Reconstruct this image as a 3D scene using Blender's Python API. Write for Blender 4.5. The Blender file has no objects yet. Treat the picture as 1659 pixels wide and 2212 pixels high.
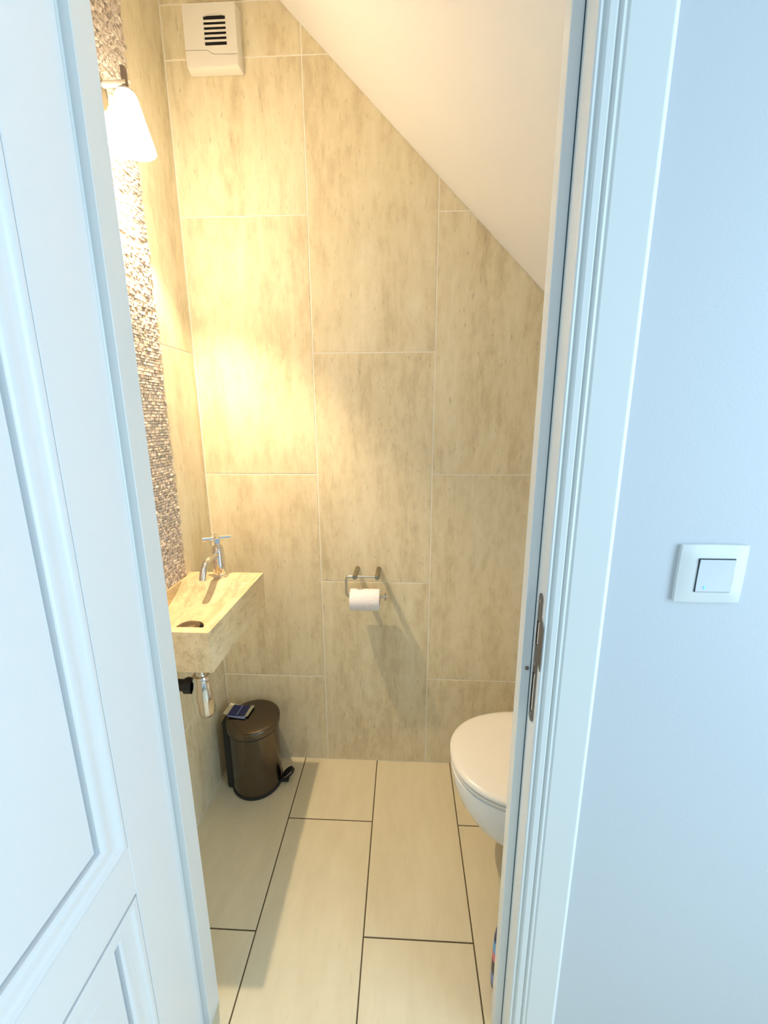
import bpy, bmesh, math, random
from mathutils import Vector, Matrix
random.seed(7)
sc = bpy.context.scene
PI = math.pi

# ------------------------------------------------------------------ camera
W, H, F = 1659, 2212, 885.66
PITCH, YAW, ROLL, CAMZ = 0.22588, 0.04788, -0.00175, 1.37955
fw = Vector((-math.sin(YAW)*math.cos(PITCH), math.cos(YAW)*math.cos(PITCH), -math.sin(PITCH)))
rt = Vector((math.cos(YAW), math.sin(YAW), 0)); up = rt.cross(fw)
rt, up = (math.cos(ROLL)*rt + math.sin(ROLL)*up, -math.sin(ROLL)*rt + math.cos(ROLL)*up)
cd = bpy.data.cameras.new('camera'); cam = bpy.data.objects.new('camera', cd)
sc.collection.objects.link(cam); sc.camera = cam
cd.sensor_fit = 'VERTICAL'; cd.sensor_height = 36.0; cd.lens = F*36.0/H
cd.clip_start = 0.01; cd.clip_end = 50
M = Matrix((rt, up, -fw)).transposed().to_4x4(); M.translation = (0, 0, CAMZ)
cam.matrix_world = M

# ------------------------------------------------------------------ world, lights, exposure
world = bpy.data.worlds.new('daylight'); sc.world = world; world.use_nodes = True
bg = world.node_tree.nodes['Background']
bg.inputs[0].default_value = (0.575, 0.80, 1.0, 1); bg.inputs[1].default_value = 0.44

def area(name, loc, target, sx, sy, power, col):
    l = bpy.data.lights.new(name, 'AREA'); l.shape = 'RECTANGLE'; l.size = sx; l.size_y = sy
    l.energy = power; l.color = col
    o = bpy.data.objects.new(name, l); sc.collection.objects.link(o); o.location = loc
    o.rotation_euler = (Vector(target)-Vector(loc)).to_track_quat('-Z', 'Y').to_euler()
    return o
area('hall_window_daylight', (1.62, -0.35, 1.35), (-0.45, -0.10, 1.1), 1.0, 1.7, 21, (0.60, 0.82, 1.0))

vs = sc.view_settings
vs.view_transform = 'Standard'; vs.look = 'None'; vs.exposure = 0.66; vs.gamma = 1.0
vs.use_curve_mapping = False

LAMP_COL = (1.0, 0.86, 0.66)
BULB_COL = (1.0, 0.77, 0.50)
BULB_POWER = 36
SHADE_GLOW = 28.0

# ------------------------------------------------------------------ helpers
C = sc.collection
def tag(o, label=None, cat=None, group=None, kind=None):
    if label: o['label'] = label
    if cat: o['category'] = cat
    if group: o['group'] = group
    if kind: o['kind'] = kind
    return o

def root_origin(p):
    v = Vector((0, 0, 0))
    while p is not None:
        v += Vector(p.location); p = p.parent
    return v

def obj(name, bm, m, parent=None, smooth=False, angle=None):
    """bm in world coordinates -> one mesh object (child coordinates follow the parent)"""
    org = root_origin(parent)
    if org.length > 0: bmesh.ops.translate(bm, verts=bm.verts, vec=-org)
    bmesh.ops.recalc_face_normals(bm, faces=bm.faces)
    me = bpy.data.meshes.new(name)
    if smooth:
        for f in bm.faces: f.smooth = True
        if angle is not None:
            for e in bm.edges:
                if len(e.link_faces) == 2 and e.calc_face_angle(0) > angle: e.smooth = False
    bm.to_mesh(me); bm.free()
    me.materials.append(m)
    o = bpy.data.objects.new(name, me); C.objects.link(o)
    o.parent = parent
    return o

def empty(name, loc):
    o = bpy.data.objects.new(name, None); C.objects.link(o); o.location = loc
    o.empty_display_size = 0.05
    return o

def bx(x0, x1, y0, y1, z0, z1, bev=0.0, seg=1, bm=None):
    b = bmesh.new()
    r = bmesh.ops.create_cube(b, size=1)
    for v in b.verts:
        v.co = Vector(((x0+x1)/2 + v.co.x*(x1-x0), (y0+y1)/2 + v.co.y*(y1-y0), (z0+z1)/2 + v.co.z*(z1-z0)))
    if bev > 0:
        bmesh.ops.bevel(b, geom=list(b.edges), offset=bev, segments=seg, affect='EDGES', profile=0.5)
    return join(bm, b)

def join(bm, b):
    if bm is None: return b
    me = bpy.data.meshes.new('tmp'); b.to_mesh(me); b.free(); bm.from_mesh(me); bpy.data.meshes.remove(me)
    return bm

def prism(poly, axis, a0, a1, bev=0.0, seg=1, bm=None):
    """poly: list of 2D points; axis 'z' -> (x,y), 'y' -> (x,z), 'x' -> (y,z)"""
    b = bmesh.new()
    def P(p, a):
        return {'z': (p[0], p[1], a), 'y': (p[0], a, p[1]), 'x': (a, p[0], p[1])}[axis]
    lo = [b.verts.new(P(p, a0)) for p in poly]; hi = [b.verts.new(P(p, a1)) for p in poly]
    n = len(poly)
    b.faces.new(lo); b.faces.new(hi[::-1])
    for i in range(n): b.faces.new((lo[i], lo[(i+1) % n], hi[(i+1) % n], hi[i]))
    bmesh.ops.recalc_face_normals(b, faces=b.faces)
    if bev > 0: bmesh.ops.bevel(b, geom=list(b.edges), offset=bev, segments=seg, affect='EDGES', profile=0.5)
    return join(bm, b)

def lathe(prof, loc, axis=(0, 0, 1), n=40, bm=None, cap0=True, cap1=True):
    """prof: list of (radius, height along axis)"""
    b = bmesh.new(); ax = Vector(axis).normalized()
    q = Vector((0, 0, 1)).rotation_difference(ax); rings = []
    for r, h in prof:
        rings.append([b.verts.new(Vector(loc) + q @ Vector((max(r, 1e-5)*math.cos(2*PI*i/n), max(r, 1e-5)*math.sin(2*PI*i/n), h))) for i in range(n)])
    for a, c in zip(rings, rings[1:]):
        for i in range(n): b.faces.new((a[i], a[(i+1) % n], c[(i+1) % n], c[i]))
    if cap0: b.faces.new(rings[0][::-1])
    if cap1: b.faces.new(rings[-1])
    return join(bm, b)

def tube(pts, r, n=16, bm=None):
    b = bmesh.new(); pts = [Vector(p) for p in pts]; rings = []
    rr = r if isinstance(r, (list, tuple)) else [r]*len(pts)
    t0 = (pts[1]-pts[0]).normalized()
    u = t0.cross(Vector((0, 0, 1)))
    if u.length < 1e-3: u = t0.cross(Vector((1, 0, 0)))
    u.normalize()
    for i, p in enumerate(pts):
        a = pts[max(i-1, 0)]; c = pts[min(i+1, len(pts)-1)]
        t = (c-a).normalized(); u = (u - t*u.dot(t)).normalized(); v = t.cross(u)
        rings.append([b.verts.new(p + rr[i]*(math.cos(2*PI*k/n)*u + math.sin(2*PI*k/n)*v)) for k in range(n)])
    for a, c in zip(rings, rings[1:]):
        for k in range(n): b.faces.new((a[k], a[(k+1) % n], c[(k+1) % n], c[k]))
    b.faces.new(rings[0][::-1]); b.faces.new(rings[-1])
    return join(bm, b)

def arc(p0, p1, p2, rad, n=8):
    """rounded corner at p1"""
    p0, p1, p2 = Vector(p0), Vector(p1), Vector(p2)
    a = (p0-p1).normalized(); c = (p2-p1).normalized()
    s = p1 + a*rad; e = p1 + c*rad
    return [s*(1-t)**2 + p1*2*t*(1-t) + e*t**2 for t in [i/n for i in range(n+1)]]

def lean(b, k=.0045):
    for v in b.verts: v.co.x += k*(1-v.co.z)
    return b

def clip(poly, a, b, c):
    """keep a*x+b*y<=c"""
    out = []
    for i in range(len(poly)):
        p, q = poly[i], poly[(i+1) % len(poly)]
        dp, dq = a*p[0]+b*p[1]-c, a*q[0]+b*q[1]-c
        if dp <= 0: out.append(p)
        if dp*dq < 0:
            t = dp/(dp-dq); out.append((p[0]+t*(q[0]-p[0]), p[1]+t*(q[1]-p[1])))
    return out

# ------------------------------------------------------------------ materials
class N:
    def __init__(s, name):
        s.m = bpy.data.materials.new(name); s.m.use_nodes = True
        s.t = s.m.node_tree; s.b = s.t.nodes['Principled BSDF']
    def n(s, typ, **k):
        nd = s.t.nodes.new('ShaderNode'+typ)
        for a, v in k.items():
            if a.startswith('i_'): nd.inputs[a[2:].replace('_', ' ')].default_value = v
            else: setattr(nd, a, v)
        return nd
    def l(s, a, b): s.t.links.new(a, b)
    def set(s, **k):
        for a, v in k.items():
            i = s.b.inputs[a.replace('_', ' ')]
            i.default_value = (*v, 1) if isinstance(v, tuple) and len(v) == 3 else v
        return s

def plain(name, col, rough=0.5, metal=0.0, bump=0.0, bscale=80, var=0.0, **k):
    s = N(name); s.set(Base_Color=col, Roughness=rough, Metallic=metal, **k)
    if bump or var:
        tc = s.n('TexCoord'); nz = s.n('TexNoise'); nz.inputs['Scale'].default_value = bscale; nz.inputs['Detail'].default_value = 4
        s.l(tc.outputs['Object'], nz.inputs['Vector'])
        if bump:
            bp = s.n('Bump'); bp.inputs['Strength'].default_value = bump; bp.inputs['Distance'].default_value = 0.002
            s.l(nz.outputs['Fac'], bp.inputs['Height']); s.l(bp.outputs['Normal'], s.b.inputs['Normal'])
        if var:
            n2 = s.n('TexNoise'); n2.inputs['Scale'].default_value = 6; s.l(tc.outputs['Object'], n2.inputs['Vector'])
            rp = s.n('ValToRGB'); rp.color_ramp.elements[0].position = .3; rp.color_ramp.elements[1].position = .7
            rp.color_ramp.elements[0].color = (*[c*(1-var) for c in col], 1); rp.color_ramp.elements[1].color = (*[min(1, c*(1+var*.5)) for c in col], 1)
            s.l(n2.outputs['Fac'], rp.inputs[0]); s.l(rp.outputs[0], s.b.inputs['Base Color'])
    return s.m

def vein(name, dark, mid, light, rough, freq=14, stretch=0.07, pits=0.5, pitcol=(.23, .19, .12), bump=.15, axis=2, contrast=1.0, spec=.5, mottle=.45):
    """travertine look: streaks along one local axis, small elongated pits"""
    s = N(name); s.set(Roughness=rough); s.b.inputs['Specular IOR Level'].default_value = spec
    tc = s.n('TexCoord'); oi = s.n('ObjectInfo')
    mul = s.n('Math', operation='MULTIPLY'); mul.inputs[1].default_value = 37.0; s.l(oi.outputs['Random'], mul.inputs[0])
    cx = s.n('CombineXYZ'); [s.l(mul.outputs[0], cx.inputs[i]) for i in range(3)]
    add = s.n('VectorMath', operation='ADD'); s.l(tc.outputs['Object'], add.inputs[0]); s.l(cx.outputs[0], add.inputs[1])
    def mapped(st):
        mp = s.n('Mapping'); sc3 = [1, 1, 1]; sc3[axis] = st
        mp.inputs['Scale'].default_value = sc3; s.l(add.outputs[0], mp.inputs['Vector']); return mp
    a = mapped(stretch)
    n1 = s.n('TexNoise'); n1.inputs['Scale'].default_value = freq; n1.inputs['Detail'].default_value = 7; n1.inputs['Roughness'].default_value = .62; n1.inputs['Distortion'].default_value = .35
    s.l(a.outputs[0], n1.inputs['Vector'])
    r1 = s.n('ValToRGB'); el = r1.color_ramp.elements
    el[0].position = .5-.2/contrast; el[0].color = (*dark, 1); el[1].position = .5+.2/contrast; el[1].color = (*light, 1)
    e = el.new(.5); e.color = (*mid, 1)
    s.l(n1.outputs['Fac'], r1.inputs[0])
    mo = mapped(.38)
    n3 = s.n('TexNoise'); n3.inputs['Scale'].default_value = freq*3.2; n3.inputs['Detail'].default_value = 6; n3.inputs['Roughness'].default_value = .68
    s.l(mo.outputs[0], n3.inputs['Vector'])
    mm = s.n('Mix', data_type='FLOAT'); mm.inputs[0].default_value = mottle; s.l(n1.outputs['Fac'], mm.inputs[2]); s.l(n3.outputs['Fac'], mm.inputs[3])
    s.l(mm.outputs[0], r1.inputs[0])
    b = mapped(.22)
    n2 = s.n('TexNoise'); n2.inputs['Scale'].default_value = freq*9; n2.inputs['Detail'].default_value = 5; n2.inputs['Roughness'].default_value = .7
    s.l(b.outputs[0], n2.inputs['Vector'])
    r2 = s.n('ValToRGB'); r2.color_ramp.elements[0].position = .60; r2.color_ramp.elements[0].color = (0, 0, 0, 1); r2.color_ramp.elements[1].position = .74; r2.color_ramp.elements[1].color = (1, 1, 1, 1)
    s.l(n2.outputs['Fac'], r2.inputs[0])
    pm = s.n('Math', operation='MULTIPLY'); pm.inputs[1].default_value = pits; s.l(r2.outputs[0], pm.inputs[0])
    mx = s.n('Mix', data_type='RGBA'); s.l(pm.outputs[0], mx.inputs[0]); s.l(r1.outputs[0], mx.inputs[6]); mx.inputs[7].default_value = (*pitcol, 1)
    s.l(mx.outputs[2], s.b.inputs['Base Color'])
    bp = s.n('Bump'); bp.inputs['Strength'].default_value = bump; bp.inputs['Distance'].default_value = .0015
    s.l(n2.outputs['Fac'], bp.inputs['Height']); s.l(bp.outputs['Normal'], s.b.inputs['Normal'])
    return s.m

WALLTILE = vein('wall_tile_travertine', (.62, .52, .325), (.785, .685, .462), (.87, .785, .57), .48, freq=13, stretch=.13, pits=.62, contrast=1.35, spec=.3, bump=.3)
FLOORTILE = vein('floor_tile_beige', (.67, .59, .40), (.72, .64, .445), (.77, .69, .49), .42, freq=9, stretch=.25, pits=.12, bump=.05)
SINKSTONE = vein('travertine_basin', (.58, .45, .25), (.78, .62, .37), (.86, .71, .46), .33, freq=20, stretch=.2, pits=1.0, axis=1, pitcol=(.34, .24, .10), contrast=1.9)
GROUT = plain('cream_grout', (.95, .90, .78), .8)
FGROUT = plain('brown_floor_grout', (.11, .075, .035), .9)
PLASTER = plain('white_ceiling_paint', (.92, .91, .89), .75, bump=.06, bscale=220)
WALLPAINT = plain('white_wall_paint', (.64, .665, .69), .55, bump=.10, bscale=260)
BEAD = plain('bright_white_bead', (.97, .97, .97), .35)
DOORPAINT = plain('satin_white_door_paint', (.88, .90, .91), .30, bump=.02, bscale=300)
FRAMEPAINT = plain('satin_white_frame_paint', (.79, .81, .79), .33)
SEAL = plain('dark_gap', (.03, .05, .06), .8)
CHROME = plain('chrome', (.80, .78, .75), .09, 1.0)
STEEL = plain('brushed_steel', (.55, .52, .46), .30, 1.0, bump=.04, bscale=200)
POSTSTEEL = plain('warm_steel', (.38, .33, .24), .28, 1.0)
BINSTEEL = plain('smoky_steel', (.15, .125, .10), .24, 1.0)
PLATESTEEL = plain('dull_brown_steel', (.27, .23, .20), .42, 1.0)
BRONZE = plain('dark_bronze_plug', (.22, .16, .10), .35, .8)
BLACK = plain('black_plastic', (.012, .012, .014), .45)
RUBBER = plain('black_rubber', (.015, .015, .016), .6)
DARKHOLE = plain('dark_opening', (.01, .008, .006), .9)
CERAMIC = plain('white_ceramic', (.88, .87, .85), .10)
SEATPL = plain('white_seat_plastic', (.84, .80, .72), .28)
FANPL = plain('cream_white_plastic', (.84, .80, .70), .45)
SWITCHPL = plain('white_switch_plastic', (.80, .82, .80), .38)
ROCKPL = plain('grey_white_rocker_plastic', (.70, .73, .75), .35)
CARD = plain('brown_card_core', (.55, .42, .28), .8)

def paper_mat():
    s = N('embossed_toilet_paper'); s.set(Base_Color=(.93, .90, .90), Roughness=.9)
    tc = s.n('TexCoord'); vo = s.n('TexVoronoi', feature='DISTANCE_TO_EDGE'); vo.inputs['Scale'].default_value = 70
    s.l(tc.outputs['Object'], vo.inputs['Vector'])
    r = s.n('ValToRGB'); r.color_ramp.elements[0].color = (.93, .78, .82, 1); r.color_ramp.elements[1].color = (.94, .915, .91, 1); r.color_ramp.elements[1].position = .06
    s.l(vo.outputs['Distance'], r.inputs[0]); s.l(r.outputs[0], s.b.inputs['Base Color'])
    bp = s.n('Bump'); bp.inputs['Strength'].default_value = .3; bp.inputs['Distance'].default_value = .001
    s.l(vo.outputs['Distance'], bp.inputs['Height']); s.l(bp.outputs['Normal'], s.b.inputs['Normal'])
    return s.m
PAPER = paper_mat()

def stone_mat():
    s = N('split_face_stone'); s.set(Roughness=.75)
    g = s.n('NewGeometry'); r = s.n('ValToRGB'); el = r.color_ramp.elements
    el[0].color = (.66, .55, .43, 1); el[1].color = (.88, .80, .69, 1); e = el.new(.5); e.color = (.80, .70, .58, 1); e = el.new(.85); e.color = (.82, .69, .59, 1)
    s.l(g.outputs['Random Per Island'], r.inputs[0])
    tc = s.n('TexCoord'); nz = s.n('TexNoise'); nz.inputs['Scale'].default_value = 160; nz.inputs['Detail'].default_value = 4; s.l(tc.outputs['Object'], nz.inputs['Vector'])
    mx = s.n('Mix', data_type='RGBA', blend_type='MULTIPLY'); mx.inputs[0].default_value = .6; s.l(r.outputs[0], mx.inputs[6])
    r2 = s.n('ValToRGB'); r2.color_ramp.elements[0].position = .3; r2.color_ramp.elements[0].color = (.5, .46, .42, 1); r2.color_ramp.elements[1].position = .6
    s.l(nz.outputs['Fac'], r2.inputs[0]); s.l(r2.outputs[0], mx.inputs[7]); s.l(mx.outputs[2], s.b.inputs['Base Color'])
    bp = s.n('Bump'); bp.inputs['Strength'].default_value = .5; bp.inputs['Distance'].default_value = .003
    s.l(nz.outputs['Fac'], bp.inputs['Height']); s.l(bp.outputs['Normal'], s.b.inputs['Normal'])
    return s.m
STONE = stone_mat()

def emit(name, col, strength, base=(.9, .9, .9)):
    s = N(name); s.set(Base_Color=base, Roughness=.4); s.b.inputs['Emission Color'].default_value = (*col, 1); s.b.inputs['Emission Strength'].default_value = strength
    return s.m
SHADE = emit('glowing_frosted_glass', LAMP_COL, SHADE_GLOW)
BULB = emit('bulb', LAMP_COL, 40)
LED = emit('switch_locator_light', (.10, .50, 1.0), 1.2, (.1, .35, .8))

# ------------------------------------------------------------------ dimensions
LX, BY, FY = -0.7016, 1.417, 0.682          # left wall face, back wall face, room side of the door wall
RX = 0.70                                    # right wall face
HY = 0.628                                   # hall side of the door wall
CZ = 2.60                                    # flat ceiling
SL, SC = 0.9545, 2.1723                      # sloped ceiling z = SC - SL*x
G = 0.0018                                   # half joint

# ------------------------------------------------------------------ structure
tile_cache = {}
def tile_obj(poly, th, bev, m, parent, loc, rot, seed_share=True):
    """poly in local (x,z); front face at local y=-th, back at 0"""
    key = (tuple((round(p[0], 4), round(p[1], 4)) for p in poly), th, m.name)
    me = tile_cache.get(key)
    if me is None:
        b = prism(poly, 'y', -th, 0)
        fr = [e for e in b.edges if all(abs(v.co.y+th) < 1e-6 for v in e.verts)]
        bmesh.ops.bevel(b, geom=fr, offset=bev, segments=1, affect='EDGES')
        bmesh.ops.recalc_face_normals(b, faces=b.faces)
        me = bpy.data.meshes.new('tile'); b.to_mesh(me); b.free(); me.materials.append(m); tile_cache[key] = me
    o = bpy.data.objects.new('tile', me); C.objects.link(o); o.parent = parent; o.location = loc; o.rotation_euler = rot
    return o

TH = 0.006; REC = 0.0012
def rect(x0, x1, z0, z1): return [(x0, z0), (x1, z0), (x1, z1), (x0, z1)]
def centred(poly):
    cx = (min(p[0] for p in poly)+max(p[0] for p in poly))/2; cz = (min(p[1] for p in poly)+max(p[1] for p in poly))/2
    return [(p[0]-cx, p[1]-cz) for p in poly], cx, cz

# floor
floor = tag(obj('floor', bx(-1.4, 1.6, -1.6, BY+.05, -.08, -REC), FGROUT), 'beige floor tiles with thin dark brown joints', kind='structure')
fx = [-1.2888, -.9912, -.6934, -.3957, -.098, .1997, .4974, .7951, 1.0928, 1.3905]
for i in range(len(fx)-1):
    x0, x1 = fx[i], fx[i+1]
    if i == 1: continue
    ys = [1.155-.6*k for k in range(5)] if i % 2 == 1 else [.8265-.6*k for k in range(4)]
    ys = [1.60] + ys if i % 2 == 1 else [1.4265] + ys
    for a, b_ in zip(ys, ys[1:]):
        y1, y0 = a, b_
        lo = x0; hi = x1
        for (ya, yb, inside) in ((y0, min(y1, BY+.02), True),):
            if i == 2: lo = -.72 if yb > FY else x0
            if yb-ya < .02: continue
            if yb > FY and (hi < -.72 or lo > RX): 
                yb = min(yb, FY)
                if yb-ya < .02: continue
            poly, cx, cy = centred(rect(lo+G, hi-G, ya+G, yb-G))
            tile_obj(poly, TH, .0007, FLOORTILE, floor, (cx, cy, -TH), (-PI/2, 0, 0))

# back wall
b = bmesh.new()
wall_back = tag(obj('wall_back', bx(-.85, .85, BY+REC, BY+.12, 0, 2.75), GROUT), 'back wall of tall beige veined stone tiles', kind='structure')
cols = [(LX, -.3016, [0, .3875, 1.1875, 1.9875, 2.3875, 2.516, 2.62]), (-.3016, .0984, [0, .7875, 1.5875, 2.3875, 2.62]),
        (.0984, .4984, [0, .3875, 1.1875, 1.9875, 2.62]), (.4984, RX, [0, .7875, 1.5875, 2.3875])]
for x0, x1, zs in cols:
    for z0, z1 in zip(zs, zs[1:]):
        poly = clip(rect(x0+G, x1-G, z0+(G if z0 else .003), z1-G), SL, 1, SC-.0005)
        if len(poly) < 3: continue
        poly, cx, cz = centred(poly)
        if max(p[0] for p in poly) < .01: continue
        tile_obj(poly, TH, .0008, WALLTILE, wall_back, (cx, BY+TH, cz), (0, 0, 0))

# left wall: tiles, and split-face stone above the basin
wall_left = tag(obj('wall_left', bx(LX-.12, LX-REC, FY, BY+.1, 0, 2.75), GROUT), 'left wall with tiled edge strip and rough stone cladding', kind='structure')
SY = 1.213
for y0, y1, z0, z1 in ((FY, BY-.001, .003, .3875), (FY, BY-.001, .3875, .7875), (SY, BY-.001, .7875, 1.5875), (SY, BY-.001, 1.5875, 2.62)):
    poly, cy, cz = centred(rect(y0+G, y1-G, z0+G, z1-G))
    tile_obj(poly, TH, .0008, WALLTILE, wall_left, (LX-TH, cy, cz), (0, 0, PI/2))
b = bmesh.new()
z = .7885
while z < 2.60:
    h = random.uniform(.006, .0105)
    y = .70 + random.uniform(0, .01)
    while y < SY:
        w = random.uniform(.006, .014); y1 = min(y+w, SY)
        if y1-y > .003:
            d = random.choice((.003, .0045, .006, .0065, .007, .0085)) - (.004 if random.random() < .05 else 0)
            vs8 = []
            for (yy, zz) in ((y+.0004, z+.0004), (y1-.0004, z+.0004), (y1-.0004, z+h-.0004), (y+.0004, z+h-.0004)):
                vs8.append(b.verts.new((LX-.001, yy, zz)))
            for (yy, zz) in ((y+.001, z+.001), (y1-.001, z+.001), (y1-.001, z+h-.001), (y+.001, z+h-.001)):
                vs8.append(b.verts.new((LX+max(.001, d+random.uniform(-.0016, .0016)), yy, zz)))
            for k in range(4): b.faces.new((vs8[k], vs8[(k+1) % 4], vs8[4+(k+1) % 4], vs8[4+k]))
            b.faces.new(vs8[4:])
        y = y1
    z += h
o = obj('stone_cladding', b, STONE, wall_left); tag(o, 'small rough split-face stone pieces', kind='stuff')

# right wall, out of view: white instead of tiled to bounce more light
tag(obj('wall_right', bx(RX, RX+.12, FY, BY+.1, 0, 1.62), PLASTER), 'right wall behind the toilet', kind='structure')

# ceiling: flat strip on the left, steep slope (underside of a stair) to the right
xk = (SC-CZ)/SL
ceil = prism([(-.83, CZ), (xk, CZ), (.83, SC-SL*.83), (.83, SC-SL*.83+.12), (xk+.05, CZ+.12), (-.83, CZ+.12)], 'y', FY, BY+.11)
tag(obj('ceiling', ceil, PLASTER), 'smooth cream-white sloping ceiling under the stairs', kind='structure')

# door wall: hall side with reveal
RXO, RXI = .3204, .2675
b = bx(RXI, 1.7, HY, FY, 0, 2.9); bx(-1.5, -.505, HY, FY, 0, 2.9, bm=b); bx(-.505, RXI, HY, FY, 2.03, 2.9, bm=b)
wall_front = tag(obj('wall_front', b, WALLPAINT), 'white painted hall wall around the doorway', kind='structure')
b = prism([(RXO-.0002, .6195), (RXO+.0022, .6215), (RXO+.0075, HY-.0006), (RXO+.0082, HY), (RXO-.0002, HY)], 'z', 0, 2.10)
obj('caulk_line', lean(b), BEAD, wall_front)
b = bx(LX-.01, -.507, FY, FY+.003, 0, 2.7); bx(RXI+.002, RX+.01, FY, FY+.003, 0, 2.7, bm=b); bx(-.507, RXI+.002, FY, FY+.003, 2.032, 2.7, bm=b)
tag(obj('wall_entry_bounce_skin', b, PLASTER), 'unseen white skin added inside the doorway wall to bounce light', kind='structure')  # unseen skin over the door wall, added in bright white for more bounce
# room side continues above the opening up to the slope, and the walls of the hall that bounce light
tag(obj('wall_hall_left', bx(-1.5, -1.4, -1.6, HY, 0, 2.9), WALLPAINT), 'white wall of the hall behind the door', kind='structure')
tag(obj('ceiling_hall', bx(-1.5, 1.7, -1.6, HY, 2.75, 2.85), PLASTER), 'white ceiling of the hall', kind='structure')

# ------------------------------------------------------------------ door frame
fr = empty('trim_1', (0, FY, 0)); tag(fr, 'white moulded door frame with metal strike plate', kind='structure')
XS, XR, YS, YR = .212, .2294, .661, .622
prof = [(XS, FY+.004), (XS, YS+.001), (XS+.001, YS), (XR, YS), (XR, .6235), (XR+.0008, .6205), (.2325, .6190), (.2352, .6195), (.2372, .6235), (.2398, .6235), (.2412, .6190), (.2430, .6178), (.2510, .6178),
        (.2530, .6190), (.2542, .6225), (.2562, .6225), (.2575, .6185), (.2590, .6172), (.2612, .6180), (.2636, .6214), (.2662, .6214), (.2676, .6192), (RXO-.0022, .6180), (RXO, .6192), (RXO, HY), (RXI, HY), (RXI, FY+.004)]
j = obj('jamb', lean(prism(prof, 'z', 0, 1.985)), FRAMEPAINT, fr)
obj('seal_gap', lean(bx(XR-.0012, XR+.0002, YS-.0009, YS+.0002, .001, 1.985)), SEAL, j)
XL = -.436
profl = [(XL, FY+.004), (XL, .642), (XL-.001, .641), (-.4515, .641), (-.4535, .6385), (-.505, .6385), (-.505, FY+.004)]
obj('jamb', prism(profl, 'z', 0, 1.985), FRAMEPAINT, fr)
obj('head', bx(-.505, RXI, HY, FY+.004, 1.985, 2.03), FRAMEPAINT, fr)
obj('casing', bx(-.558, -.507, .618, HY, 0, 1.985, .001), FRAMEPAINT, fr)
obj('casing', bx(-.558, RXO, .618, HY, 1.985, 2.085, .001), FRAMEPAINT, fr)
# small screw on the stop
obj('buffer_pin', lathe([(.0035, 0), (.0035, .002), (.002, .003)], (.2225, YS, .945), (0, -1, 0), 16), PLATESTEEL, fr)

# strike plate on the rebate face (outline in y,z)
def rounded(y0, y1, z0, z1, r, n=6):
    out = []
    for cy, cz, a0 in ((y1-r, z1-r, 0), (y0+r, z1-r, 90), (y0+r, z0+r, 180), (y1-r, z0+r, 270)):
        for k in range(n+1):
            a = math.radians(a0+90*k/n); out.append((cy+r*math.cos(a), cz+r*math.sin(a)))
    return out
PY0, PY1, PZ0, PZ1 = .6285, .6465, .857, 1.098
ring = rounded(PY0, PY1, PZ0, PZ1, .0085)
holes = [rounded(.6335, .6445, 1.004, 1.048, .002), rounded(.6335, .6445, .876, .951, .003)]
def plate_with_holes(outer, holes, x0, x1):
    b = bmesh.new()
    loops = []
    for lp in [outer]+holes:
        vv = [b.verts.new((x0, y, z)) for y, z in lp]
        loops.append(vv)
        for i in range(len(vv)): b.edges.new((vv[i], vv[(i+1) % len(vv)]))
    bmesh.ops.triangle_fill(b, use_beauty=True, use_dissolve=False, edges=list(b.edges))
    r = bmesh.ops.extrude_face_region(b, geom=list(b.faces))
    bmesh.ops.translate(b, verts=[v for v in r['geom'] if isinstance(v, bmesh.types.BMVert)], vec=(x1-x0, 0, 0))
    return b
sp = obj('strike_plate', plate_with_holes(ring, holes, XR-.0001, XR-.0016), PLATESTEEL, fr); sp['label'] = 'dull metal strike plate with two slots'
# lip towards the hall, curling out a little
b = prism([(.6290, 1.060), (.6290, .982), (.6150, .968), (.6150, 1.046)], 'x', XR-.0016, XR-.0001)
obj('lip', b, PLATESTEEL, sp)
for zc, z0, z1 in ((0, 1.004, 1.048), (0, .876, .951)):
    obj('slot', bx(XR-.0011, XR-.0002, .6385, .6445, z0, z1), DARKHOLE, sp)
    obj('slot_insert', bx(XR-.0012, XR-.0002, .6338, .6385, z0+.002, z1-.002), plain('pale_keep', (.75, .72, .68), .4) if z0 > 1 else bpy.data.materials['pale_keep'], sp)
for zc in (1.084, .968, .868):
    obj('screw', lathe([(.003, 0), (.003, .0006), (.001, .0009)], (XR-.0014, .6385, zc), (-1, 0, 0), 12), STEEL, sp)

# ------------------------------------------------------------------ door leaf, standing open at a right angle
DX, D1, D0 = -.45, .6345, -.10
door = empty('door_1', (DX, D1, .008)); tag(door, 'white panelled door standing open on the left', kind='structure')
ZB, ZT = .008, 1.975
PA, PB = .5175, .02           # panel opening, y
BV = .0014
obj('stile', bx(DX-.04, DX, PA+.0004, D1, ZB, ZT, BV), DOORPAINT, door)
obj('stile', bx(DX-.04, DX, D0, PB-.0004, ZB, ZT, BV), DOORPAINT, door)
U0, U1, L0, L1 = .687, 1.86, .16, .588
for z0, z1 in ((ZB, L0), (L1, U0), (U1, ZT)):
    obj('rail', bx(DX-.04, DX, PB, PA, z0, z1, BV), DOORPAINT, door)
mprof = [(.0036, -.016), (.0036, .0010), (.0050, .0024), (.0078, .0028), (.0105, .0020), (.0140, -.0010), (.0195, -.0038), (.0255, -.0045), (.0305, -.0032), (.0355, -.0030), (.0395, -.0048), (.0430, -.0078), (.0438, -.0088), (.0442, -.029)]
def moulding(z0, z1):
    b = bmesh.new(); rows = []
    for d, h in mprof:
        rows.append([b.verts.new((DX+h, y, z)) for y, z in ((PB+d, z0+d), (PA-d, z0+d), (PA-d, z1-d), (PB+d, z1-d))])
    for a, c in zip(rows, rows[1:]):
        for k in range(4): b.faces.new((a[k], a[(k+1) % 4], c[(k+1) % 4], c[k]))
    return b
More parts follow.
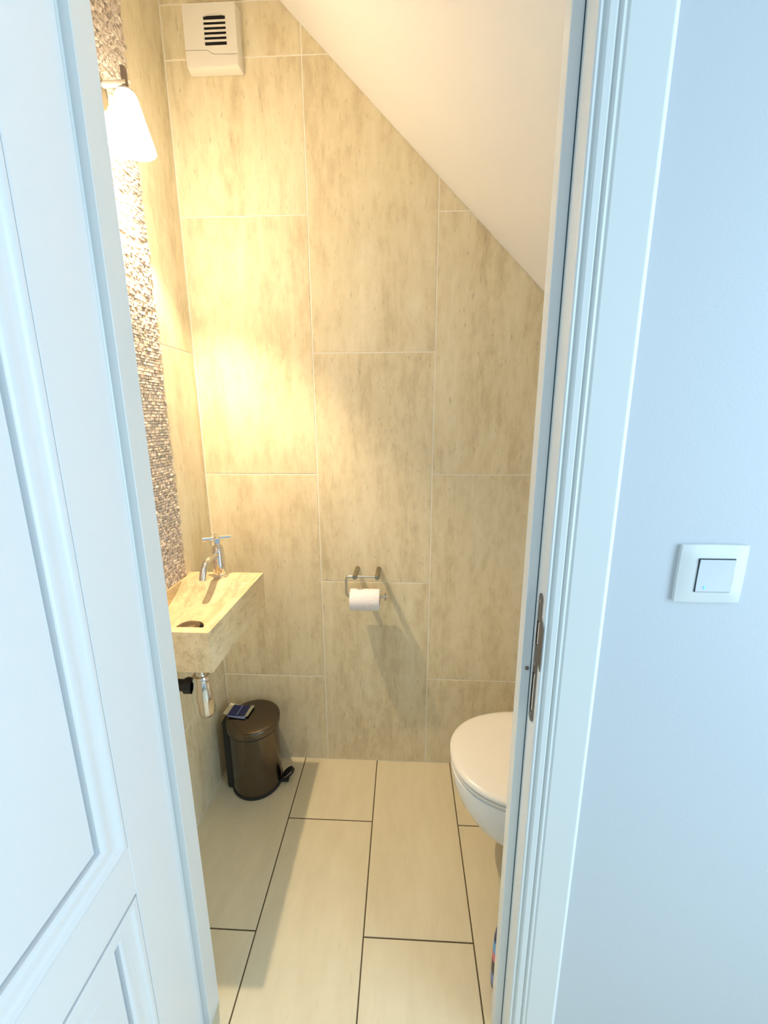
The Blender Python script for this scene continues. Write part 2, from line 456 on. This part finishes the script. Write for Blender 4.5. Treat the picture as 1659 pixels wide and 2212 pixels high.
for z0, z1 in ((U0, U1), (L0, L1)):
    obj('moulding', moulding(z0, z1), DOORPAINT, door, smooth=True, angle=.6)
    pn = obj('panel', bx(DX-.034, DX-.0275, PB, PA, z0, z1), DOORPAINT, door)
    m = .0490
    obj('panel_face', bx(DX-.0285, DX-.0130, PB+m, PA-m, z0+m, z1-m, .0006), DOORPAINT, pn)
    m = .0870
    f_ = bx(DX-.0140, DX-.0118, PB+m, PA-m, z0+m, z1-m, .0010)
    obj('raised_field', f_, DOORPAINT, pn)

# ------------------------------------------------------------------ basin
bas = empty('wall_basin', (-.58, 1.05, .775)); tag(bas, 'small rectangular beige travertine wall basin with sloping bowl', 'basin')
X0, X1, Y0, Y1, Z0, Z1 = LX+.0005, -.4565, .8585, 1.245, .779, .885
xl, xr, yf, yb = X0+.013, X1-.021, Y0+.025, 1.168
def ramp(t):  # along y from back to front
    y = yb + (yf-yb)*t; s = min(1, t/.42); return y, Z1 - .050*(1-(1-s)**2)*1.0 - .006*t
b = bmesh.new()
V = lambda *p: b.verts.new(p)
o8 = [V(X0, Y0, Z1), V(X1, Y0, Z1), V(X1, Y1, Z1), V(X0, Y1, Z1)]
u8 = [V(X0, Y0, Z0), V(X1, Y0, Z0), V(X1, Y1, Z0-.006), V(X0, Y1, Z0-.006)]
b.faces.new(u8[::-1])
for k in range(4): b.faces.new((u8[k], u8[(k+1) % 4], o8[(k+1) % 4], o8[k]))
il = [V(xl, yf, Z1), V(xr, yf, Z1), V(xr, yb, Z1), V(xl, yb, Z1)]
b.faces.new((o8[0], o8[1], il[1], il[0])); b.faces.new((o8[1], o8[2], il[2], il[1])); b.faces.new((o8[2], o8[3], il[3], il[2])); b.faces.new((o8[3], o8[0], il[0], il[3]))
NR = 12; rl, rr_ = [il[3]], [il[2]]
for k in range(1, NR+1):
    y, z = ramp(k/NR); rl.append(V(xl, y, z)); rr_.append(V(xr, y, z))
flat0 = 6
for k in range(flat0): b.faces.new((rl[k], rl[k+1], rr_[k+1], rr_[k]))
lw = [il[0]] + rl[::-1]; b.faces.new(lw[:-1] + [il[3]])
rw = [il[1]] + rr_[::-1]; b.faces.new((rw[:-1] + [il[2]])[::-1])
b.faces.new((il[0], il[1], rr_[-1], rl[-1]))
# flat bottom with drain hole
ya, za = ramp(flat0/NR); ye, ze = ramp(1)
DXc, DYc, DR = -.572, .976, .038
zat = lambda y: za + (ze-za)*(y-ya)/(ye-ya)
circ = [V(DXc+DR*math.cos(2*PI*k/28), DYc+DR*math.sin(2*PI*k/28), zat(DYc+DR*math.sin(2*PI*k/28))) for k in range(28)]
edges = [b.edges.new((circ[k], circ[(k+1) % 28])) for k in range(28)]
bound = rl[flat0:] + rr_[flat0:][::-1]
for k in range(len(bound)):
    e = b.edges.get((bound[k], bound[(k+1) % len(bound)])) or b.edges.new((bound[k], bound[(k+1) % len(bound)]))
    edges.append(e)
bmesh.ops.triangle_fill(b, use_beauty=True, use_dissolve=False, edges=edges)
low = [V(v.co.x, v.co.y, .800) for v in circ]
for k in range(28): b.faces.new((circ[k], circ[(k+1) % 28], low[(k+1) % 28], low[k]))
body = obj('body', b, SINKSTONE, bas)
zd = zat(DYc)
dr = obj('drain', lathe([(.0375, -.016), (.0375, -.004), (.034, -.005), (.030, -.014), (.0, -.014)], (DXc, DYc, zd), n=28, cap1=False), DARKHOLE, bas); dr['label'] = 'dark drain opening'
obj('plug', lathe([(.012, -.012), (.012, -.001), (.0275, .001), (.0290, .004), (.026, .0085), (.014, .0120), (.0, .0125)], (DXc, DYc, zd), n=28), BRONZE, dr, smooth=True, angle=.8)

# ------------------------------------------------------------------ tap
FXc, FYc = -.587, 1.2155
tap = empty('basin_tap', (FXc, FYc, .885)); tag(tap, 'chrome pillar tap with cross handle on the basin', 'tap')
obj('base_ring', lathe([(.0255, 0), (.0260, .003), (.0235, .0055), (.018, .006)], (FXc, FYc, .885)), CHROME, tap, smooth=True, angle=.7)
obj('body', lathe([(.0188, .005), (.0188, .083), (.0172, .086), (.0172, .092), (.0175, .093)], (FXc, FYc, .885)), CHROME, tap, smooth=True, angle=.5)
pts = [(FXc, FYc, .960)] + arc((FXc, FYc-.02, .960), (FXc, FYc-.097, .9625), (FXc, FYc-.111, .915), .045, 10) + [(FXc, FYc-.1115, .9135)]
obj('spout', tube(pts, .0105, 20), CHROME, tap, smooth=True, angle=.8)
obj('neck', lathe([(.0150, .092), (.0150, .100), (.0125, .103), (.0085, .106), (.0080, .116), (.0105, .118), (.0105, .130), (.008, .133)], (FXc, FYc, .885)), CHROME, tap, smooth=True, angle=.6)
hd = math.radians(27); hz = .885+.125
h1 = Vector((math.cos(hd), math.sin(hd), 0)); h2 = Vector((-math.sin(hd), math.cos(hd), 0)); c0 = Vector((FXc, FYc, hz))
b = tube([c0-h1*.041, c0+h1*.041], .0076, 16); tube([c0-h2*.036, c0+h2*.036], .0076, 16, bm=b)
obj('cross_handle', b, CHROME, tap, smooth=True, angle=.8)

# ------------------------------------------------------------------ bottle trap under the basin
TX, TY = -.557, .985
DZ = -.027
trap = empty('bottle_trap', (TX, TY, .558)); tag(trap, 'polished chrome bottle trap with black waste pipe under the basin', 'bottle trap')
obj('tailpipe', lathe([(.0155, .690), (.0155, .7785-DZ)], (TX, TY, DZ)), CHROME, trap, smooth=True, angle=.8)
obj('top_nut', lathe([(.021, .694), (.0250, .697), (.0255, .706), (.0225, .712), (.0165, .713)], (TX, TY, DZ)), CHROME, trap, smooth=True, angle=.6)
obj('cone', lathe([(.0225, .700), (.0240, .694), (.0305, .655), (.0310, .642), (.0290, .640)], (TX, TY, DZ)), CHROME, trap, smooth=True, angle=.6)
obj('cup', lathe([(.0, .578), (.012, .579), (.021, .584), (.0262, .592), (.0278, .602), (.0282, .642)], (TX, TY, DZ), cap0=False), CHROME, trap, smooth=True, angle=.8)
op = obj('outlet_pipe', tube([(TX-.026, TY, (.676+DZ)), (LX+.012, TY, (.676+DZ))], .0165, 24), BLACK, trap, smooth=True, angle=.8); op['label'] = 'black waste pipe to the wall'
obj('outlet_nut', tube([(TX-.026, TY, (.676+DZ)), (TX-.048, TY, (.676+DZ))], .0225, 8), RUBBER, op)
obj('wall_rosette', lathe([(.030, 0), (.029, .008), (.020, .014)], (LX, TY, (.676+DZ)), (1, 0, 0), 28), BLACK, op, smooth=True, angle=.6)

# ------------------------------------------------------------------ pedal bin
BX, BYc, BR, BH = -.556, 1.305, .091, .262
binr = empty('pedal_bin', (BX, BYc, 0)); tag(binr, 'dark brushed steel pedal bin in the corner by the basin', 'bin')
obj('base_ring', lathe([(BR+.001, 0), (BR+.003, .003), (BR+.003, .011), (BR, .013)], (BX, BYc, 0), n=56), BLACK, binr, smooth=True, angle=.6)
obj('body', lathe([(BR, .012), (BR, BH-.008)], (BX, BYc, 0), n=56), BINSTEEL, binr, smooth=True, angle=.8)
obj('rim', lathe([(BR-.002, BH-.010), (BR+.0015, BH-.008), (BR+.0015, BH-.002), (BR-.002, BH)], (BX, BYc, 0), n=56), BLACK, binr, smooth=True, angle=.6)
lid = obj('lid', lathe([(BR-.004, BH), (BR+.0055, BH+.001), (BR+.0065, BH+.020), (BR+.0055, BH+.0235), (BR+.002, BH+.0262), (BR-.006, BH+.0278), (BR*.6, BH+.0305), (BR*.3, BH+.0318), (.0, BH+.032)], (BX, BYc, 0), n=56, cap1=False), BINSTEEL, binr, smooth=True, angle=.7)
da = math.radians(4); dd = Vector((math.cos(da), math.sin(da), 0)); dn = Vector((-math.sin(da), math.cos(da), 0)); bc = Vector((BX, BYc, 0))
# pedal: rounded black tread on a steel arm
tilt = math.radians(38); pu = dd*math.cos(tilt) + Vector((0, 0, math.sin(tilt))); pn_ = -dd*math.sin(tilt) + Vector((0, 0, math.cos(tilt)))
pc = bc + dd*(BR+.026) + Vector((0, 0, .031))
b = bmesh.new(); lo, hi, mid = [], [], []
oval_p = [(.026*math.copysign(abs(math.sin(a))**.8, math.sin(a)), .0195*math.copysign(abs(math.cos(a))**.8, math.cos(a))) for a in [2*PI*k/28 for k in range(28)]]
for u, v in oval_p:
    p = pc + pu*u + dn*v
    lo.append(b.verts.new(p - pn_*.007)); mid.append(b.verts.new(p + pn_*.005)); hi.append(b.verts.new(pc + pu*u*.86 + dn*v*.86 + pn_*.0075))
b.faces.new(lo[::-1]); b.faces.new(hi)
for r0, r1 in ((lo, mid), (mid, hi)):
    for k in range(28): b.faces.new((r0[k], r0[(k+1) % 28], r1[(k+1) % 28], r1[k]))
ped = obj('pedal', b, BLACK, binr, smooth=True, angle=.7)
obj('pedal_arm', bx(BX+BR-.004, BX+BR+.030, BYc-.010, BYc+.010, .004, .016, .001), BLACK, ped)
obj('pedal_trim', tube([pc + pu*u*1.01 + dn*v*1.01 + pn_*.004 for u, v in oval_p[9:22]], .0013, 6), CHROME, ped)
# hinge housing at the back (towards the left wall)
b = bmesh.new()
prof = [(-.038, BR-.012), (-.034, BR+.012), (-.018, BR+.022), (.018, BR+.022), (.034, BR+.012), (.038, BR-.012)]
lo, hi = [], []
for v, u in prof:
    p = bc - dd*u*1.0 + dn*v
    lo.append(b.verts.new(p+Vector((0, 0, .004)))); hi.append(b.verts.new(p+Vector((0, 0, BH+.012))))
b.faces.new(lo[::-1]); b.faces.new(hi)
for k in range(len(lo)): b.faces.new((lo[k], lo[(k+1) % len(lo)], hi[(k+1) % len(lo)], hi[k]))
obj('hinge_housing', b, BLACK, binr)

# folded packets lying on the bin lid
NAVY = plain('navy_print', (.012, .022, .13), .35); PALE = plain('cream_packet_edge', (.62, .58, .42), .6); BLUEP = plain('pale_blue_print', (.25, .33, .62), .4)
pk = empty('folded_packet', (-.617, 1.318, BH+.0335)); tag(pk, 'small navy and cream folded paper packet on the bin lid', 'packet')
def sheet(cx, cy, z, lx, ly, rot, th, curl, tw=0):
    b = bmesh.new(); nx, ny = 8, 5; c, s = math.cos(rot), math.sin(rot); g = []
    for i in range(nx+1):
        row = []
        for k in range(ny+1):
            u, v = i/nx-.5, k/ny-.5
            zz = z + curl*(2*u)**2 + tw*u*v
            row.append(b.verts.new((cx + c*u*lx - s*v*ly, cy + s*u*lx + c*v*ly, zz)))
        g.append(row)
    for i in range(nx):
        for k in range(ny): b.faces.new((g[i][k], g[i+1][k], g[i+1][k+1], g[i][k+1]))
    r = bmesh.ops.extrude_face_region(b, geom=list(b.faces))
    bmesh.ops.translate(b, verts=[v for v in r['geom'] if isinstance(v, bmesh.types.BMVert)], vec=(0, 0, th))
    return b
zl = BH+.0322
obj('backing', sheet(-.616, 1.322, zl, .098, .060, -.10, .0015, .006), PALE, pk)
obj('cover', sheet(-.614, 1.320, zl+.0025, .066, .056, -.06, .0020, .0015), NAVY, pk)
obj('leaf', sheet(-.610, 1.303, zl+.0012, .070, .040, -.16, .0010, .001), BLUEP, pk)
obj('fold_line', sheet(-.613, 1.320, zl+.0047, .0030, .050, -.06, .0004, 0), BLUEP, pk)

# ------------------------------------------------------------------ toilet (wall hung, facing the basin)
TXT, TYC, TXB = .148, 1.030, .63
toi = empty('toilet', (.45, TYC, .10)); tag(toi, 'white wall-hung toilet with closed lid, half hidden by the door frame', 'toilet')
def outline(tip, hw, back, n=40, p=2.25, straight=.58):
    """plan outline: rounded front at x=tip, straight sides to x=back"""
    L = (back-tip)*straight; out = []
    for k in range(n+1):
        a = -PI/2 - PI*k/n      # from -y side round the tip to +y side
        ca, sa = math.cos(a), math.sin(a)
        x = tip+L + L*math.copysign(abs(ca)**(2/p), ca); y = TYC + hw*math.copysign(abs(sa)**(2/p), sa)
        out.append((x, y))
    return out + [(back, TYC+hw*.96), (back, TYC-hw*.96)]
def loft(rings, capb=True, capt=True):
    b = bmesh.new(); R = [[b.verts.new((x, y, z)) for x, y in o_] for o_, z in rings]
    n = len(R[0])
    for a, c in zip(R, R[1:]):
        for k in range(n): b.faces.new((a[k], a[(k+1) % n], c[(k+1) % n], c[k]))
    if capb: b.faces.new(R[0][::-1])
    if capt: b.faces.new(R[-1])
    return b
rb = [(.47, .085, .115), (.40, .105, .125), (.32, .125, .150), (.255, .145, .190), (.205, .158, .235), (.175, .168, .285), (.158, .174, .330), (.151, .177, .365), (.150, .177, .380), (.158, .170, .385)]
obj('bowl', loft([(outline(t, h, TXB), z) for t, h, z in rb]), CERAMIC, toi, smooth=True, angle=.9)
obj('seat', loft([(outline(t, h, .58), z) for t, h, z in ((.158, .170, .3905), (.150, .178, .392), (.149, .179, .4005), (.154, .174, .403))]), SEATPL, toi, smooth=True, angle=.9)
obj('lid', loft([(outline(t, h, .585), z) for t, h, z in ((.156, .172, .4058), (.147, .181, .4075), (.146, .182, .414), (.149, .179, .4195), (.158, .170, .423), (.185, .145, .4255), (.25, .09, .4270))]), SEATPL, toi, smooth=True, angle=.9)
tag(obj('pipe_boxing', bx(.63, RX, FY+.004, BY-.002, 0, 1.15), PLASTER), 'white boxing behind the toilet', kind='structure')  # out of view; left white rather than tiled so the room gets more bounce

# ------------------------------------------------------------------ toilet paper holder and roll
PYc = BY-.085; hol = empty('toilet_paper_holder', (-.125, BY, .838)); tag(hol, 'brushed steel toilet paper holder with two round wall posts', 'paper holder')
for px in (-.166, -.087):
    obj('post', lathe([(.0088, 0), (.0088, .088), (.0078, .0895)], (px, BY, .840), (0, -1, 0), 28), POSTSTEEL, hol, smooth=True, angle=.6)
zr, zq = .838, .764; yr = BY-.076
pts = [(-.087, yr, zr), (-.150, yr, zr)] + arc((-.15, yr, zr), (-.197, yr, zr), (-.197, yr, .80), .014) + arc((-.197, yr, .80), (-.197, yr, zq), (-.1, yr, zq), .016) + [(-.150, yr, zq), (-.052, yr, zq)]
rod = obj('rod', tube(pts, .0046, 14), STEEL, hol, smooth=True, angle=.8)
obj('end_pin', tube([(-.0595, yr, zq-.014), (-.0595, yr, zq+.014)], .0028, 12), STEEL, rod, smooth=True, angle=.8)
# roll: hangs on the rod, so its centre sits lower
zc_r, rr, rc = zq-.0115, .0375, .0165
zc_r = zq - (rc-.0048)
rl_ = empty('toilet_roll', (-.130, yr, zc_r)); tag(rl_, 'white embossed toilet paper roll hanging on the steel rod', 'toilet roll')
def ringroll(r0, r1, x0, x1, n=48):
    b = bmesh.new(); R = []
    for r, x in ((r0, x0), (r1-.001, x0), (r1, x0+.002), (r1, x1-.002), (r1-.001, x1), (r0, x1)):
        R.append([b.verts.new((x, yr + r*math.cos(2*PI*k/n), zc_r + r*math.sin(2*PI*k/n))) for k in range(n)])
    for a, c in zip(R, R[1:]+R[:1]):
        for k in range(n): b.faces.new((a[k], a[(k+1) % n], c[(k+1) % n], c[k]))
    return b
obj('paper', ringroll(rc+.002, .0385, -.1835, -.0800), PAPER, rl_, smooth=True, angle=.7)
obj('core', ringroll(rc, rc+.0019, -.1830, -.0805), CARD, rl_, smooth=True, angle=.7)

# ------------------------------------------------------------------ extractor fan cover
fan = empty('extractor_fan', (-.546, BY, 2.344)); tag(fan, 'square cream extractor fan cover with slotted grille high on the back wall', 'extractor fan')
FX0, FX1, FZ0, FZ1, FT = -.622, -.4735, 2.3455, 2.4895, .033
def frust(x0, x1, z0, z1, ya, ybk, g, bev=.003):
    b = bmesh.new()
    f = [b.verts.new(p) for p in ((x0, ya, z0), (x1, ya, z0), (x1, ya, z1), (x0, ya, z1))]
    k_ = [b.verts.new(p) for p in ((x0-g, ybk, z0-g*.3), (x1+g, ybk, z0-g*.3), (x1+g, ybk, z1+g), (x0-g, ybk, z1+g))]
    b.faces.new(f); b.faces.new(k_[::-1])
    for i in range(4): b.faces.new((f[i], k_[i], k_[(i+1) % 4], f[(i+1) % 4]))
    bmesh.ops.recalc_face_normals(b, faces=b.faces)
    bmesh.ops.bevel(b, geom=list(b.edges), offset=bev, segments=3, affect='EDGES', profile=.5)
    return b
# housing with a recess for the grille: front skin is built as separate cover plates on a core
obj('housing', frust(FX0, FX1, FZ0, FZ1, BY-FT+.003, BY, .005), FANPL, fan, smooth=True, angle=.6)
ys0 = BY-FT-.0005; ys1 = BY-FT+.0035
seam = [(FX0, 2.3850), (-.562, 2.3845), (-.556, 2.3825), (-.549, 2.3775), (-.541, 2.3745), (FX1, 2.3735)]
gx0, gx1, gz0, gz1 = -.565, -.5025, 2.394, 2.461
# lower cover
b = prism([(FX0+.0006, FZ0+.001), (FX1-.0006, FZ0+.001)] + [(x - (.0006 if i == 0 else 0), z-.0006) for i, (x, z) in reversed(list(enumerate(seam)))], 'y', ys0, ys1)
bmesh.ops.bevel(b, geom=[e for e in b.edges if all(abs(v.co.y-ys0) < 1e-6 for v in e.verts)], offset=.0012, segments=2, affect='EDGES')
obj('lower_cover', b, FANPL, fan, smooth=True, angle=.5)
# upper cover with a rectangular opening
def plate_y(outer, hole, y0, y1):
    b = bmesh.new()
    for lp in (outer, hole):
        vv = [b.verts.new((x, y0, z)) for x, z in lp]
        for i in range(len(vv)): b.edges.new((vv[i], vv[(i+1) % len(vv)]))
    bmesh.ops.triangle_fill(b, use_beauty=True, use_dissolve=False, edges=list(b.edges))
    r = bmesh.ops.extrude_face_region(b, geom=list(b.faces))
    bmesh.ops.translate(b, verts=[v for v in r['geom'] if isinstance(v, bmesh.types.BMVert)], vec=(0, y1-y0, 0))
    return b
outer = [(x, z+.0006) for x, z in seam] + [(FX1, FZ1-.004), (FX1-.004, FZ1), (FX0+.004, FZ1), (FX0, FZ1-.004)]
hole = [(gx0, gz0), (gx1, gz0), (gx1, gz1)] + [(gx0+(gx1-gx0)*(1-t), gz1+.004*math.sin(PI*t)) for t in (.2, .4, .6, .8)] + [(gx0, gz1)]
obj('upper_cover', plate_y(outer, hole, ys0, ys1), FANPL, fan)
obj('grille_recess', bx(gx0, gx1, ys1-.0006, ys1-.0002, gz0, gz1+.002), DARKHOLE, fan)
for k in range(5):
    zc = gz0 + (gz1-gz0)*(k+1)/6
    b = bx(gx0-.001, gx1+.001, ys0+.0002, ys0+.0018, zc-.0026, zc+.0026, .0005)
    obj('grille_slat', b, FANPL, fan)

# ------------------------------------------------------------------ wall lamp
LXc, LYc = -.613, 1.050
lamp = empty('wall_lamp', (LX, LYc, 2.085)); tag(lamp, 'lit wall lamp with frosted white glass cone shade on chrome arm', 'lamp')
obj('backplate', lathe([(.040, 0), (.040, .010), (.034, .014)], (LX+.012, LYc, 2.088), (1, 0, 0), 32), CHROME, lamp, smooth=True, angle=.6)
obj('arm', tube([(LX+.02, LYc, 2.088), (LXc+.004, LYc, 2.090)], .0065, 16), CHROME, lamp, smooth=True, angle=.8)
obj('bracket', bx(LXc-.005, LXc+.005, LYc-.005, LYc+.005, 2.070, 2.120, .0015), PLATESTEEL, lamp)
obj('cap', lathe([(.0, 2.079), (.012, 2.079), (.017, 2.075), (.0185, 2.068)], (LXc, LYc, 0), n=32, cap0=False, cap1=False), CHROME, lamp, smooth=True, angle=.8)
sh = obj('shade', lathe([(.010, 2.0745), (.0165, 2.0735), (.0205, 2.067), (.0240, 2.055), (.0480, 1.968), (.0470, 1.968), (.0230, 2.055), (.0190, 2.066)], (LXc, LYc, 0), n=48, cap0=False, cap1=False), SHADE, lamp, smooth=True, angle=.9)
sh['label'] = 'glowing frosted glass shade'
obj('bulb', lathe([(.007, 2.068), (.010, 2.060), (.012, 2.052), (.012, 2.046), (.009, 2.040), (.005, 2.037), (0, 2.0365)], (LXc, LYc, 0), n=24, cap1=False), BULB, lamp, smooth=True)
pl = bpy.data.lights.new('lamp_bulb_light', 'POINT'); pl.energy = BULB_POWER; pl.color = BULB_COL; pl.shadow_soft_size = .010
plo = bpy.data.objects.new('lamp_bulb_light', pl); C.objects.link(plo); plo.location = (LXc, LYc, 2.0255)

# ------------------------------------------------------------------ light switch on the hall wall
sw = empty('light_switch', (.478, HY, 1.142)); tag(sw, 'square white light switch with lit blue dot on the hall wall', 'light switch')
def pillow(x0, x1, z0, z1, ybk, yfr, bulge, hole=None, n=10, crown=.004):
    """convex plate: outline bows outward slightly, face is crowned"""
    b = bmesh.new(); g = []
    cx, cz, hx, hz = (x0+x1)/2, (z0+z1)/2, (x1-x0)/2, (z1-z0)/2
    for i in range(n+1):
        row = []
        for k in range(n+1):
            u, v = 2*i/n-1, 2*k/n-1
            uu = u*(1+bulge*(1-v*v)); vv = v*(1+bulge*(1-u*u))
            r_ = max(abs(u), abs(v))
            row.append(b.verts.new((cx+hx*uu, yfr + crown*r_**4, cz+hz*vv)))
        g.append(row)
    for i in range(n):
        for k in range(n):
            b.faces.new((g[i][k], g[i+1][k], g[i+1][k+1], g[i][k+1]))
    bd = [e for e in b.edges if len(e.link_faces) == 1]
    r = bmesh.ops.extrude_edge_only(b, edges=bd)
    for v in [v for v in r['geom'] if isinstance(v, bmesh.types.BMVert)]: v.co.y = ybk
    return b
obj('plate', pillow(.4291, .5275, 1.0956, 1.1887, HY, HY-.0110, .02, crown=.005), SWITCHPL, sw, smooth=True, angle=.6)
rx0, rx1, rz0, rz1 = .4543, .5065, 1.1155, 1.1677
obj('gap_frame', bx(rx0-.0012, rx1+.0004, HY-.0118, HY-.0098, rz0-.0008, rz1+.0013), SEAL, sw)
rk = obj('rocker', prism([(HY-.0098, rz0)] + [(HY-.0130-.0008*(k/8-.5)*2*.5-.0010*(k/8-.5)**2*4+.0010, rz0+(rz1-rz0)*k/8) for k in range(9)] + [(HY-.0098, rz1)], 'x', rx0, rx1), ROCKPL, sw, smooth=True, angle=.5)
obj('indicator', bx(.4660, .4676, HY-.0136, HY-.0120, 1.1198, 1.1248, .0002), LED, rk)

# ------------------------------------------------------------------ cleaning bottle behind the door frame
cb = empty('cleaning_bottle', (.275, .745, 0)); tag(cb, 'colourful blue and red cleaning bottle on the floor behind the door frame', 'bottle')
bc_ = (.275, .745, 0)
MB = lambda n_, c_: plain(n_, c_, .3)
def oval(z, sx): return [(bc_[0]+.047*sx*math.cos(2*PI*k/32), bc_[1]+.036*sx*math.sin(2*PI*k/32)) for k in range(32)]
zsx = [(0, .90), (.004, .98), (.03, 1.0), (.13, .99), (.165, .93), (.185, .78), (.2, .5), (.21, .30)]
obj('body', loft([(oval(z, s_), z) for z, s_ in zsx]), MB('deep_blue_plastic', (.012, .02, .11)), cb, smooth=True, angle=.9)
obj('cap', lathe([(.0155, .206), (.0155, .238), (.012, .243), (.0, .244)], bc_, n=24, cap1=False), MB('white_cap_plastic', (.8, .8, .8)), cb, smooth=True, angle=.7)
for nm, z0, z1, c_ in (('label_band', .020, .050, (.16, .26, .62)), ('label_band', .050, .092, (.02, .01, .03)), ('label_band', .092, .118, (.75, .12, .20)), ('label_band', .118, .150, (.10, .38, .78))):
    k0 = 1.006*(1.0 if z0 < .12 else .995); k1 = 1.006*(1.0 if z1 < .12 else .965)
    obj(nm, loft([(oval(z0, k0), z0), (oval(z1, k1), z1)], False, False), MB('label_print', c_), cb, smooth=True, angle=.9)
